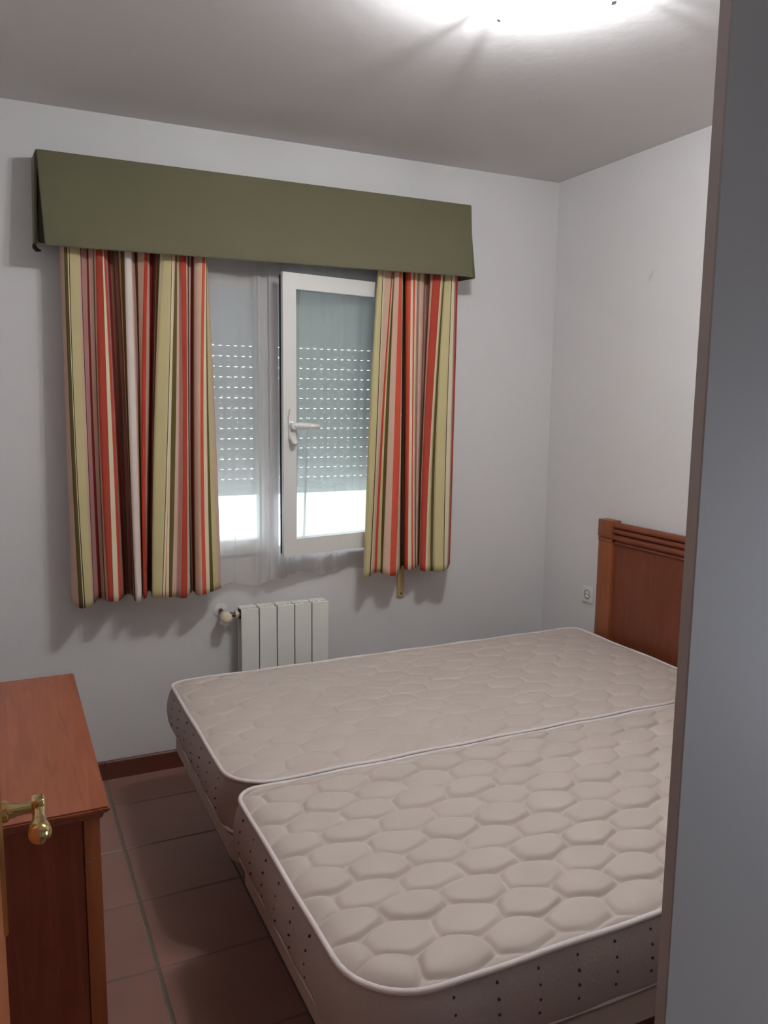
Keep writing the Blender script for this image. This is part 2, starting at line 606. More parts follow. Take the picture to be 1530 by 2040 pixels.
# front panel, hanging and flaring toward the room
def slab(pts_bl_br_tr_tl, thick_dir, m, name):
    bm = bmesh.new()
    a = [bm.verts.new(p) for p in pts_bl_br_tr_tl]
    t = Vector(thick_dir)
    b = [bm.verts.new(Vector(p) + t) for p in pts_bl_br_tr_tl]
    bm.faces.new(a)
    bm.faces.new(b[::-1])
    for i in range(4):
        bm.faces.new((a[i], a[(i + 1) % 4], b[(i + 1) % 4], b[i]))
    bmesh.ops.bevel(bm, geom=bm.edges[:], offset=0.0025, segments=2, affect='EDGES')
    return obj(name, bm, m, va, True)
slab([(-2.355, -0.185, 2.116), (-0.588, -0.185, 2.134), (-0.566, -0.122, VT + 0.001), (-2.368, -0.122, VT)], (0, 0.008, 0), m_green, 'front_panel')
slab([(-2.388, -0.006, 2.142), (-2.386, -0.098, 2.132), (-2.374, -0.116, VT - 0.01), (-2.380, -0.006, VT - 0.01)], (0.010, 0, 0), m_green, 'side_panel')
slab([(-0.566, -0.172, 2.130), (-0.560, -0.006, 2.138), (-0.566, -0.006, VT - 0.01), (-0.570, -0.116, VT - 0.01)], (-0.008, 0, 0), m_green, 'side_panel')
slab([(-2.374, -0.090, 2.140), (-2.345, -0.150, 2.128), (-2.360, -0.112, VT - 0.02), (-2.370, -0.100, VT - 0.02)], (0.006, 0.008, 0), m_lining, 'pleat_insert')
bm = bmesh.new()
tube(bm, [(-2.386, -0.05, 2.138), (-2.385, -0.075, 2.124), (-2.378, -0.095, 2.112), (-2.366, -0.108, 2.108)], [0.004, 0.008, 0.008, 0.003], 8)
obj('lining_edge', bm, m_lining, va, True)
reroot(va, (-1.47, 0, 2.12))

# ------------------------------------------------------------------ striped curtains
FAB = {
    'pinkbeige': (220, 186, 166), 'rose': (192, 146, 138), 'peach': (224, 190, 166), 'cream': (238, 224, 194), 'white': (242, 228, 218),
    'khaki': (214, 200, 150), 'olive': (110, 98, 54), 'dark': (84, 58, 46), 'brown': (142, 104, 84), 'darkred': (140, 48, 44),  # brown: shade of the fold recesses put into the fabric colour
    'brick': (190, 78, 62), 'red': (206, 74, 58), 'orange': (222, 96, 72),
}
fab_names = list(FAB)
fab_mats = []
for nm in fab_names:
    m = mat('curtain_cotton_' + nm, rgb(*FAB[nm]), 0.85, bump=0.06, bscale=600, spec=0.15)
    nt = m.node_tree
    b = nt.nodes['Principled BSDF']
    outn = [n for n in nt.nodes if n.type == 'OUTPUT_MATERIAL'][0]
    tr = nt.nodes.new('ShaderNodeBsdfTranslucent')
    tr.inputs[0].default_value = rgb(*FAB[nm])
    mx = nt.nodes.new('ShaderNodeMixShader')
    mx.inputs[0].default_value = 0.12
    nt.links.new(b.outputs[0], mx.inputs[1])
    nt.links.new(tr.outputs[0], mx.inputs[2])
    nt.links.new(mx.outputs[0], outn.inputs[0])
    fab_mats.append(m)
m_band = mat('curtain_header_tape', rgb(200, 190, 175), 0.9)

# (stripe or painted fold-shade colour to the right, x at the valance, x half way, x at the hem, depth y)
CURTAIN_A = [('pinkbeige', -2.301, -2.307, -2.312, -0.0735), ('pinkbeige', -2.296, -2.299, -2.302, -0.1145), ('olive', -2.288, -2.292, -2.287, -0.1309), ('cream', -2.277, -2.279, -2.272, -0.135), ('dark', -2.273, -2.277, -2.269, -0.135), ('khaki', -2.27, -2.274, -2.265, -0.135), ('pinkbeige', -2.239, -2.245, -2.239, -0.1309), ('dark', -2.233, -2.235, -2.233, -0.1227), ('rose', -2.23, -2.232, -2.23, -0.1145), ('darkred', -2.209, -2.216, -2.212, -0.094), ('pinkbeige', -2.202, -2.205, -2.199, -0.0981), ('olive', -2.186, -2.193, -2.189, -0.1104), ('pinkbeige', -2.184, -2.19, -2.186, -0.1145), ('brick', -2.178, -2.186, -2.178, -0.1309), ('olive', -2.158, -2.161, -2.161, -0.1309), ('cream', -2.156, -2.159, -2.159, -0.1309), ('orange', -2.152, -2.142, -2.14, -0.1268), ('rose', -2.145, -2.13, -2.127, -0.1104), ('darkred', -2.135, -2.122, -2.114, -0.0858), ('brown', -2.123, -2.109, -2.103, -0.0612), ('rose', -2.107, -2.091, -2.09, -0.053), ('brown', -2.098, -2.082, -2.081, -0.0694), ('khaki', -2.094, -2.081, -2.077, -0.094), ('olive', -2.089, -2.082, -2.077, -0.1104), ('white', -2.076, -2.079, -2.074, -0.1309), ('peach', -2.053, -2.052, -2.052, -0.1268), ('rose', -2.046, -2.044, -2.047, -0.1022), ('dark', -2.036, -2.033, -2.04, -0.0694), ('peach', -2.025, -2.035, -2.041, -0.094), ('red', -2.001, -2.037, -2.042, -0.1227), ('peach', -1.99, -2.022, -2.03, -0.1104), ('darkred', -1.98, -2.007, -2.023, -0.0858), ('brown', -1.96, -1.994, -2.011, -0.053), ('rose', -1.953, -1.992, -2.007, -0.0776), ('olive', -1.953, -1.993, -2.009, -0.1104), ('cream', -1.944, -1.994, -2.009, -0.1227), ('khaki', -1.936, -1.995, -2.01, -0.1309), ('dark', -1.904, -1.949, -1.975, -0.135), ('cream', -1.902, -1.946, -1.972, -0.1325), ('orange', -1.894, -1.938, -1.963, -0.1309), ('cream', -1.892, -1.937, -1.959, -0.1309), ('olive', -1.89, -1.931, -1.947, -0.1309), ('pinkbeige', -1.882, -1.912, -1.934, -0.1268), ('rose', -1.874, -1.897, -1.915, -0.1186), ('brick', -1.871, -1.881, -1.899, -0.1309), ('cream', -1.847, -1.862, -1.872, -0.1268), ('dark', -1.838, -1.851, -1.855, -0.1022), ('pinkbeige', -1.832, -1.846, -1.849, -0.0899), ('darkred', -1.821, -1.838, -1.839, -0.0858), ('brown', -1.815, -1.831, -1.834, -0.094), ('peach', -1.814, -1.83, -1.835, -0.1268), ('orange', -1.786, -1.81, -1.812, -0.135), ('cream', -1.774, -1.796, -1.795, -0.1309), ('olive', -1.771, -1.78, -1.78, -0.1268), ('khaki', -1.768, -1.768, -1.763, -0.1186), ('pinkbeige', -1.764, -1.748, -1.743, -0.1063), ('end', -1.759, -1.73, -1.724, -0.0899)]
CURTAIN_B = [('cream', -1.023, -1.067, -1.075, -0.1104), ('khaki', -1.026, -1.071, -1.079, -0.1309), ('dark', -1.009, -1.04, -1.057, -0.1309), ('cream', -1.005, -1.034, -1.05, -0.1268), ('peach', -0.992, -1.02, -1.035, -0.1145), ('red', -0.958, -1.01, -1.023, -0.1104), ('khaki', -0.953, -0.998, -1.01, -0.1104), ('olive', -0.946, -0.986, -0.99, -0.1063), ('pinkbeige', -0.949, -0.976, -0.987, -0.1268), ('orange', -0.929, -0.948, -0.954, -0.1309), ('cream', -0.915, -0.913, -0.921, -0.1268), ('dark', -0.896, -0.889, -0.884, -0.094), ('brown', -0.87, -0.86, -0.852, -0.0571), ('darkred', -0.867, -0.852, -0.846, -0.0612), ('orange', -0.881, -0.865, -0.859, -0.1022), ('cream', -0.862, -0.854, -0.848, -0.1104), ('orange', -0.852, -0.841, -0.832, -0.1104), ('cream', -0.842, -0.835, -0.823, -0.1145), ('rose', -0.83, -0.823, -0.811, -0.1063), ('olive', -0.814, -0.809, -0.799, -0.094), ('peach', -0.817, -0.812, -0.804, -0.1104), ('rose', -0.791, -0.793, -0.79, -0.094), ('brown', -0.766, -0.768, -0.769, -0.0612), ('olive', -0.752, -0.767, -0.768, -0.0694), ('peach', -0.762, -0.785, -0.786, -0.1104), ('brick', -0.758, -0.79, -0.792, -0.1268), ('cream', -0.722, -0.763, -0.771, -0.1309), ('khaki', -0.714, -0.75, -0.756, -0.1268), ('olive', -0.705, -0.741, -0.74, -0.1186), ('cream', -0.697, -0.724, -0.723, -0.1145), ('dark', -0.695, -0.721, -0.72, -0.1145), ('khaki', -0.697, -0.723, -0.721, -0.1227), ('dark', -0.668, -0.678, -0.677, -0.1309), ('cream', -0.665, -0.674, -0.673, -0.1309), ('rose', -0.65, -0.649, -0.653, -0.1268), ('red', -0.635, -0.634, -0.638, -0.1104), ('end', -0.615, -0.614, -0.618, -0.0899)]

def curtain(name, nodes, zhem, label, group, phase):
    z0, z1, z2 = zhem, 1.24, 2.13
    ZT = 2.26
    rows = 46
    cols = []
    mids = []
    for a, b in zip(nodes[:-1], nodes[1:]):
        w = b[2] - a[2]
        n = max(1, int(math.ceil(w / 0.006)))
        for k in range(n):
            t = k / n
            ts = t * t * (3 - 2 * t)
            cols.append((a[1] + (b[1] - a[1]) * t, a[2] + (b[2] - a[2]) * t, a[3] + (b[3] - a[3]) * t, a[4] + (b[4] - a[4]) * ts))
            mids.append(fab_names.index(a[0]))
    cols.append(nodes[-1][1:])
    ys = np.array([c[3] for c in cols])
    for _ in range(2):
        ys[1:-1] = 0.25 * ys[:-2] + 0.5 * ys[1:-1] + 0.25 * ys[2:]
    verts, faces, mi = [], [], []
    nc = len(cols)
    for r in range(rows + 1):
        s = r / rows
        z = ZT + (z0 - ZT) * s
        for c in range(nc):
            xt, xm, xb, _ = cols[c]
            # quadratic through the three measured heights
            l2 = (z - z1) * (z - z0) / ((z2 - z1) * (z2 - z0))
            l1 = (z - z2) * (z - z0) / ((z1 - z2) * (z1 - z0))
            l0 = (z - z2) * (z - z1) / ((z0 - z2) * (z0 - z1))
            if z > z2:
                x = xt
            else:
                x = xt * l2 + xm * l1 + xb * l0
            y = ys[c]
            d = (y + 0.135)
            amp = 0.85 + 0.25 * s
            yy = -0.135 + d * amp - 0.004 * math.sin(5.0 * s + x * 9 + phase) * s - 0.045 * s * s * max(0.0, 1 - d / 0.06)
            dz = (0.007 * math.sin(x * 31 + phase) - 0.008 * max(0.0, 1 - d / 0.06)) * s
            x -= 0.045 * s * s * max(0.0, 1 - d / 0.06) * (x + 2.531) / 3.25
            verts.append((x, min(yy, -0.035), z + dz))
    for r in range(rows):
        for c in range(nc - 1):
            a = r * nc + c
            faces.append((a, a + 1, a + nc + 1, a + nc))
            mi.append(mids[c])
    me = mesh_from(verts, faces, name, fab_mats, True)
    me.polygons.foreach_set('material_index', mi)
    o = link(name, me)
    so = o.modifiers.new('thickness', 'SOLIDIFY')
    so.thickness = 0.0016
    so.offset = 0
    tag(o, label, 'curtain', group)
    return o
curtain('striped_curtain', CURTAIN_A, 0.800, 'wide striped curtain in red, khaki and cream left of the window', 'striped curtains under the valance', 0.0)
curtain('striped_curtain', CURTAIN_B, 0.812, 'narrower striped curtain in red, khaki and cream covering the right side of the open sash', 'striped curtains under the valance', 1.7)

# ------------------------------------------------------------------ voile curtains
def voile(name, x0, x1, ybase, amp, zb, label, seed, folds, xtop=None, ytaper=0.0, over=0.015, slant=0.5, gather=()):
    rnd = random.Random(seed)
    nc, rows = 200, 40
    ph = [rnd.uniform(0, 6.28) for _ in range(4)]
    verts, faces = [], []
    for r in range(rows + 1):
        s = r / rows
        z = 2.38 + (zb - 2.38) * s
        for c in range(nc + 1):
            t = c / nc
            xa = (xtop[0] + (xtop[1] - xtop[0]) * t) if xtop else x0 + (x1 - x0) * t
            xb = x0 + (x1 - x0) * t
            x = xa + (xb - xa) * min(1, s * 1.1)
            pf = 6.28 * (folds * t + 0.38 * math.sin(6.28 * 0.9 * t + ph[0]) + 0.16 * math.sin(6.28 * 2.1 * t + ph[2])) + ph[0] + slant * s + 0.5 * math.sin(2.2 * s + ph[1])
            ov = max([max(0.0, 1 - ((t - g0) / gw) ** 2) for g0, gw in gather] + [0.0])
            x += over * math.sin(2 * pf) * ov * (1 if 0.03 < t < 0.97 else 0)
            a = amp * (0.55 + 0.45 * s)
            y = ybase + ytaper * t + a * (1 - 0.65 * t * (ytaper > 0)) * (0.8 * math.sin(pf) + 0.2 * math.sin(2.3 * pf + ph[2]))
            zz = z + 0.012 * s * s * math.sin(folds * 0.7 * t * 6.28 + ph[3])
            verts.append((x, y, zz))
    for r in range(rows):
        for c in range(nc):
            a = r * (nc + 1) + c
            faces.append((a, a + 1, a + nc + 2, a + nc + 1))
    me = mesh_from(verts, faces, name, m_sheer, True)
    o = link(name, me)
    tag(o, label, 'curtain', 'white voile curtains at the window')
    return o
voile('voile_curtain', -1.80, -1.436, -0.052, 0.018, 0.795, 'sheer white curtain hanging left of the open window sash', 3, 2.6, over=0.030, gather=((0.95, 0.30), (0.42, 0.14)))
voile('voile_curtain', -1.432, -0.985, -0.026, 0.012, 0.812, 'sheer white curtain caught behind the open window sash', 5, 2.6, ytaper=0.017, over=0.030, slant=1.3, gather=((0.0, 0.42), (1.0, 0.38)))

# ------------------------------------------------------------------ shutter strap housing
st = empty('shutter_strap')
tag(st, 'beige shutter strap holder on the wall below the right striped curtain', 'strap')
bx('strap_plate', -0.857, -0.822, -0.014, 0.0, 0.655, 0.86, m_strap, st, 0.004)
bm = bmesh.new()
lathe(bm, [(0.0045, 0), (0.004, 0.002), (0, 0.0025)], 12, Matrix.Translation((-0.838, -0.0142, 0.672)) @ Matrix.Rotation(math.radians(90), 4, 'X'), cap0=True)
obj('screw', bm, m_dark, st)
bx('strap', -0.847, -0.832, -0.012, -0.010, 0.86, 2.2, m_strap, st)
reroot(st, (-0.84, 0, 0.655))

# ------------------------------------------------------------------ radiator
ra = empty('radiator')
tag(ra, 'white five-section aluminium radiator under the window behind the bed', 'radiator')
RX, RYF, RZ0, RZ1 = -1.6445, -0.112, 0.12, 0.699
def section_mesh():
    bm = bmesh.new()
    W = 0.0762
    box(bm, 0.0, W, 0.0, 0.010, 0.0, RZ1 - RZ0, 0.002)                 # front plate
    box(bm, W / 2 - 0.004, W / 2 + 0.004, 0.010, 0.080, 0.03, RZ1 - RZ0 - 0.004)   # web
    box(bm, 0.004, W - 0.004, 0.070, 0.078, 0.02, RZ1 - RZ0 - 0.002, 0.001)        # rear fin
    box(bm, 0.012, W - 0.012, 0.035, 0.041, 0.03, RZ1 - RZ0 - 0.006)               # middle fin
    # top grille bars with slots between
    zt = RZ1 - RZ0
    box(bm, 0.001, W - 0.001, 0.027, 0.058, zt - 0.006, zt, 0.001)
    box(bm, W * 0.5 - 0.007, W * 0.5 + 0.007, 0.009, 0.071, zt - 0.006, zt - 0.0005)
    me = bpy.data.meshes.new('section')
    bmesh.ops.recalc_face_normals(bm, faces=bm.faces[:])
    bm.to_mesh(me)
    bm.free()
    me.materials.append(m_rad)
    return me
secm = section_mesh()
for k in range(5):
    link('section', secm, ra, (RX + 0.0013 + 0.08 * k, RYF, RZ0))
bm = bmesh.new()
box(bm, RX + 0.006, RX + 0.394, -0.078, -0.046, RZ0 + 0.03, RZ0 + 0.06)
box(bm, RX + 0.006, RX + 0.394, -0.078, -0.046, RZ1 - 0.050, RZ1 - 0.020)
for k in range(4):  # dark strips painted as shade in the gaps between sections
    box(bm, RX + 0.0745 + 0.08 * k, RX + 0.0845 + 0.08 * k, -0.1015, -0.09, RZ0 + 0.01, RZ1 - 0.008)
for k in range(5):  # dark fill painted as shade below the top slots
    for a, b in ((0.004, 0.0335), (0.0435, 0.073)):
        box(bm, RX + a + 0.08 * k, RX + b + 0.08 * k, -0.100, -0.046, RZ1 - 0.016, RZ1 - 0.010)
obj('header_tube_gap_shade', bm, m_dark, ra)
bm = bmesh.new()
RY90 = Matrix.Rotation(math.radians(90), 4, 'Y')
lathe(bm, [(0.018, 0), (0.018, 0.012), (0.012, 0.012), (0.012, 0.02)], 16, Matrix.Translation((RX - 0.014, -0.064, 0.667)) @ RY90, cap0=True, cap1=True)
obj('end_bushing', bm, m_ivory, ra, True)
vb = bmesh.new()
tube(vb, [(RX - 0.012, -0.064, 0.667), (RX - 0.03, -0.064, 0.667), (RX - 0.031, -0.064, 0.667), (RX - 0.05, -0.064, 0.667), (RX - 0.07, -0.064, 0.667)], [0.010, 0.010, 0.015, 0.013, 0.013], 12)
tube(vb, [(RX - 0.062, -0.064, 0.667), (RX - 0.062, -0.04, 0.670), (RX - 0.062, 0.0, 0.676)], [0.011, 0.009, 0.009], 10)
va_o = obj('valve', vb, mat('dark_valve_metal', rgb(92, 84, 74), 0.35, metal=0.8), ra, True)
bm = bmesh.new()
kn = [(0.012, 0.0), (0.021, 0.002), (0.0255, 0.010), (0.026, 0.030), (0.023, 0.042), (0.015, 0.049), (0.0, 0.051)]
lathe(bm, kn, 20, Matrix.Translation((RX - 0.060, -0.066, 0.667)) @ Matrix.Rotation(math.radians(90), 4, 'X'), cap0=True)
kb = obj('valve_knob', bm, m_ivory, va_o, True)
kb['label'] = 'round ivory valve knob'
bm = bmesh.new()
lathe(bm, [(0.010, 0.0), (0.030, 0.0), (0.029, 0.004), (0.010, 0.010)], 20, Matrix.Translation((RX - 0.062, 0.0, 0.676)) @ Matrix.Rotation(math.radians(90), 4, 'X'))
obj('pipe_rosette', bm, m_pvc, ra, True)
for zz in (0.2, 0.62):
    bx('wall_bracket', RX + 0.19, RX + 0.21, -0.05, 0.0, zz - 0.01, zz + 0.01, m_chrome, ra)
reroot(ra, (RX + 0.2, -0.06, RZ0))

# ------------------------------------------------------------------ socket on right wall
so = empty('wall_socket')
tag(so, 'small white power socket on the right wall beside the headboard', 'socket')
bm = bmesh.new()
box(bm, -0.010, 0.0, -0.402, -0.324, 0.628, 0.706, 0.004)
fr = obj('cover_plate', bm, m_pvc, so, True)
bm = bmesh.new()
prof = [(0.0, -0.0015), (0.019, -0.0015), (0.0195, 0.0), (0.022, 0.001), (0.023, 0.0)]
lathe(bm, prof, 24, Matrix.Translation((-0.0105, -0.363, 0.669)) @ Matrix.Rotation(math.radians(-90), 4, 'Y'))
obj('socket_well', bm, mat('socket_well_shadow_grey', rgb(84, 80, 75), 0.6), so, True)
for dy in (-0.0095, 0.0095):
    bm = bmesh.new()
    lathe(bm, [(0.0, 0.0006), (0.0032, 0.0006), (0.0034, 0.0)], 10, Matrix.Translation((-0.0108, -0.363 + dy, 0.669)) @ Matrix.Rotation(math.radians(-90), 4, 'Y'))
    obj('contact_hole', bm, m_dark, so)
reroot(so, (0, -0.363, 0.63))

# ------------------------------------------------------------------ beds
def contour(x0, x1, y0, y1, r00, r10, r11, r01, off=0.0, step=0.02):
    """rounded rectangle, ccw from lower-left corner; radii for (x0,y0),(x1,y0),(x1,y1),(x0,y1)"""
    x0 -= off; x1 += off; y0 -= off; y1 += off
    pts = []
    def arc(cx, cy, r, a0):
        n = 10
        for k in range(n + 1):
            a = a0 + (math.pi / 2) * k / n
            pts.append((cx + r * math.cos(a), cy + r * math.sin(a)))
    def seg(p, q):
        L = math.dist(p, q)
        n = max(1, int(L / 0.05))
        for k in range(1, n):
            pts.append((p[0] + (q[0] - p[0]) * k / n, p[1] + (q[1] - p[1]) * k / n))
    r00, r10, r11, r01 = [max(0.004, r + off) for r in (r00, r10, r11, r01)]
    arc(x0 + r00, y0 + r00, r00, math.pi)
    seg((x0 + r00, y0), (x1 - r10, y0))
    arc(x1 - r10, y0 + r10, r10, 1.5 * math.pi)
    seg((x1, y0 + r10), (x1, y1 - r11))
    arc(x1 - r11, y1 - r11, r11, 0)
    seg((x1 - r11, y1), (x0 + r01, y1))
    arc(x0 + r01, y1 - r01, r01, 0.5 * math.pi)
    seg((x0, y1 - r01), (x0, y0 + r00))
    return pts

CW, CH = 0.150, 0.0815
YS = 1.59
def quilt(X, Y, ox, oy, amp):
    """pillow height over a triangular lattice of stitched cells"""
    X = X + 0.004 * np.sin(Y * 47 + X * 11) 
    Y = Y + 0.003 * np.sin(X * 39 - Y * 17)
    best = np.full(X.shape, 9.0)
    sid = np.zeros(X.shape)
    D = []
    J = np.round((Y - oy) / CH).astype(int)
    for dj in (-2, -1, 0, 1, 2):
        j = J + dj
        sh = np.where(j % 2 == 0, 0.0, 0.5) * CW
        I = np.round((X - ox - sh) / CW)
        for di in (-1, 0, 1):
            i = I + di
            jx = 0.006 * np.sin(i * 12.9 + j * 78.2)
            jy = 0.005 * np.sin(i * 39.3 + j * 11.1)
            d = np.hypot(X - (ox + sh + i * CW + jx), YS * (Y - (oy + j * CH + jy)))
            sid = np.where(d < best, np.sin(i * 5.17 + j * 9.31), sid)
            best = np.minimum(best, d)
            D.append(d)
    K = 70.0
    acc = np.zeros(X.shape)
    for d in D:
        acc += np.exp(-K * (d - best))
    acc -= 1.0                      # drop the nearest cell itself
    second = best - np.log(np.maximum(acc, 1e-6)) / K
    e = np.clip((second - best) / 0.12, 0, 1)
    return amp * (1 + 0.2 * sid) * (0.42 * (1 - (1 - e) ** 3.0) + 0.58 * (1 - (1 - np.clip(e / 0.24, 0, 1)) ** 2.2))

def make_mattress(x0, x1, y0, y1, radii, ztop, label, group, ox, oy, amp, sides, seam):
    root = empty('mattress')
    tag(root, label, 'mattress', group)
    ZB = 0.352
    # quilted top
    ny = int((y1 - y0) / 0.0026)
    nx = int((x1 - x0) / 0.0036)
    tt = (1 - np.cos(np.linspace(0, np.pi, ny + 1))) / 2
    tt = 0.35 * tt + 0.65 * np.linspace(0, 1, ny + 1)
    yv = y0 + (y1 - y0) * tt
    r00, r10, r11, r01 = radii
    def inset(y, ra, rb):
        d = 0.0
        if y < y0 + ra:
            q = (y0 + ra - y) / ra
            d = ra * (1 - math.sqrt(max(0, 1 - q * q)))
        elif y > y1 - rb:
            q = (y - (y1 - rb)) / rb
            d = rb * (1 - math.sqrt(max(0, 1 - q * q)))
        return d
    xl = np.array([x0 + inset(y, r00, r01) for y in yv])
    xr = np.array([x1 - inset(y, r10, r11) for y in yv])
    s = np.linspace(0, 1, nx + 1)
    X = xl[:, None] + (xr - xl)[:, None] * s[None, :]
    Y = np.repeat(yv[:, None], nx + 1, axis=1)
    ea, eb = np.minimum(X - xl[:, None], xr[:, None] - X), np.minimum(Y - y0, y1 - Y)
    edge = np.maximum(0, -0.02 * np.log(np.exp(-np.minimum(ea, 0.6) / 0.02) + np.exp(-np.minimum(eb, 0.6) / 0.02)))
    fade = 1 - np.exp(-edge / 0.016)
    Z = ztop - 0.004 + quilt(X, Y, ox, oy, amp) * fade + 0.010 * (1 - np.exp(-edge / 0.03)) \
        + 0.003 * np.sin(X * 5.1 + Y * 3.3) * (1 - np.exp(-edge / 0.1))
    verts = np.stack([X, Y, Z], axis=-1).reshape(-1, 3)
    idx = np.arange((ny + 1) * (nx + 1)).reshape(ny + 1, nx + 1)
    q = np.stack([idx[:-1, :-1], idx[:-1, 1:], idx[1:, 1:], idx[1:, :-1]], axis=-1).reshape(-1, 4)
    me = bpy.data.meshes.new('quilted_top')
    me.vertices.add(len(verts))
    me.vertices.foreach_set('co', verts.ravel())
    me.loops.add(q.size)
    me.loops.foreach_set('vertex_index', q.ravel())
    me.polygons.add(len(q))
    me.polygons.foreach_set('loop_start', np.arange(len(q)) * 4)
    me.polygons.foreach_set('loop_total', np.full(len(q), 4))
    me.materials.append(m_ticking)
    me.polygons.foreach_set('use_smooth', np.ones(len(q), bool))
    me.update()
    me.validate()
    link('quilted_top', me, root)
    # border (side band) with a gentle bulge
    bm = bmesh.new()
    prof = [(0.0, ztop - 0.004), (0.010, ztop - 0.022), (0.019, ztop - 0.055), (0.022, (ztop + ZB) / 2), (0.019, ZB + 0.05), (0.010, ZB + 0.022), (0.0, ZB + 0.004), (-0.01, ZB)]
    rings = []
    for off, z in prof:
        c = contour(x0, x1, y0, y1, *radii)
        # offset along outward normals
        n = len(c)
        ring = []
        for k in range(n):
            a, b = c[k - 1], c[(k + 1) % n]
            t = (b[0] - a[0], b[1] - a[1])
            L = math.hypot(*t) or 1
            of = off
            nyv = -t[0] / L
            if off > 0 and nyv * seam > 0.3:
                of = min(off, 0.003)
            wob = 0.0015 * math.sin(k * 1.9 + z * 40)
            ring.append(bm.verts.new((c[k][0] + t[1] / L * (of + wob), c[k][1] - t[0] / L * (of + wob), z)))
        rings.append(ring)
    for a, b in zip(rings[:-1], rings[1:]):
        n = len(a)
        for k in range(n):
            bm.faces.new((a[k], b[k], b[(k + 1) % n], a[(k + 1) % n]))
    bm.faces.new(rings[-1])
    obj('border', bm, m_side, root, True, 60)
    for z, off in ((ztop - 0.001, 0.001), (ZB + 0.012, 0.001)):
        bm = bmesh.new()
        c = contour(x0, x1, y0, y1, *radii, off=off)
        cc = [c[0]]
        for p in c[1:]:
            if math.dist(p, cc[-1]) > 0.002:
                cc.append(p)
        tube(bm, [(p[0], p[1], z + 0.0015 * math.sin(p[0] * 23 + p[1] * 17)) for p in cc], 0.0063, 8, closed=True)
        obj('piping', bm, m_piping, root, True, 80)
    # vent eyelets
    bm = bmesh.new()
    lathe(bm, [(0.0, 0.0025), (0.0016, 0.0022), (0.0029, 0.0012), (0.0031, -0.004)], 8)
    eye = bpy.data.meshes.new('vent_eyelet')
    bm.to_mesh(eye)
    bm.free()
    eye.materials.append(m_eye)
    for side, vals in sides.items():
        for v in vals:
            for kz in range(4):
                z = 0.503 - 0.0295 * kz
                off = float(np.interp(z, [ZB + 0.05, (ztop + ZB) / 2, ztop - 0.055, ztop - 0.022], [0.019, 0.022, 0.019, 0.010]))
                if side == 'near':
                    o = link('vent_eyelet', eye, root, (v, y0 - off - 0.0005, z))
                    o.rotation_euler = (math.radians(90), 0, 0)
                else:
                    o = link('vent_eyelet', eye, root, (x0 - off - 0.0005, v, z))
                    o.rotation_euler = (0, math.radians(-90), 0)
    reroot(root, ((x0 + x1) / 2, (y0 + y1) / 2, ZB))
    return root

ZM = 0.526
NEAR = (-2.000, -0.105, -2.215, -1.341)
FAR = (-2.000, -0.105, -1.317, -0.402)
make_mattress(*NEAR, (0.15, 0.05, 0.05, 0.06), ZM, 'near cream quilted mattress with white piping beside the partition', 'single mattresses pushed together', -1.640, -2.160, 0.0145,
              {'near': [-1.828 + 0.0945 * k for k in range(18)], 'foot': [-1.455 - 0.1 * k for k in range(6)]}, 1)
make_mattress(*FAR, (0.12, 0.05, 0.05, 0.06), ZM, 'far cream quilted mattress lying against the radiator side', 'single mattresses pushed together', -1.60, -1.25, 0.0085,
              {'foot': [-1.195 + 0.11 * k for k in range(7)]}, -1)

def make_base(x0, x1, y0, y1, label):
    root = empty('bed_base')
    tag(root, label, 'bed base', 'upholstered bed bases under the mattresses')
    bm = bmesh.new()
    c = contour(x0, x1, y0, y1, 0.07, 0.03, 0.03, 0.07)
    cc = [c[0]]
    for p in c[1:]:
        if math.dist(p, cc[-1]) > 0.002:
            cc.append(p)
    prism(bm, cc, 'z', 0.288, 0.3515)
    es = [e for e in bm.edges if abs(e.verts[0].co.z - e.verts[1].co.z) < 1e-5]
    bmesh.ops.bevel(bm, geom=es, offset=0.008, segments=2, affect='EDGES')
    obj('platform', bm, m_basef, root, True, 50)
    for lx in (x0 + 0.30, x1 - 0.2):
        for ly in (y0 + 0.22, y1 - 0.22):
            bm = bmesh.new()
            lathe(bm, [(0.022, 0.0), (0.024, 0.004), (0.030, 0.28), (0.030, 0.289)], 16, Matrix.Translation((lx, ly, 0)), cap0=True, cap1=True)
            obj('leg', bm, m_dark, root, True)
    reroot(root, ((x0 + x1) / 2, (y0 + y1) / 2, 0))
make_base(NEAR[0] + 0.008, NEAR[1] - 0.01, NEAR[2] - 0.006, NEAR[3] + 0.004, 'low fabric bed base under the near mattress')
make_base(FAR[0] + 0.004, FAR[1] - 0.01, FAR[2] - 0.002, FAR[3] - 0.01, 'low fabric bed base under the far mattress by the radiator')

# ------------------------------------------------------------------ headboard
hb = empty('headboard')
tag(hb, 'reddish brown wooden headboard with stacked top rails against the right wall', 'headboard')
Y0, Y1 = -0.472, -2.14
def post(ya, yb):
    o = bx('post', -0.050, -0.004, ya, yb, 0.0, 0.975, w_headp, hb, 0.003)
    bx('post_cap', -0.056, -0.002, ya, yb, 0.976, 1.056, w_headp, o, 0.003)
    bx('post_band', -0.053, -0.003, ya, yb, 0.955, 0.973, w_headp, o, 0.003)
    return o
post(Y0 - 0.094, Y0)
post(Y1, Y1 + 0.094)
for zc, r in ((1.037, 0.0145), (1.010, 0.0125), (0.981, 0.0145)):
    bm = bmesh.new()
    n = 14
    prof = []
    for k in range(n):
        a = 2 * math.pi * k / n
        prof.append((-0.032 + 0.018 * math.cos(a), zc + r * math.sin(a)))
    prism(bm, prof, 'y', Y1 + 0.0945, Y0 - 0.0945)
    obj('rail', bm, w_headr, hb, True, 50)
bm = bmesh.new()
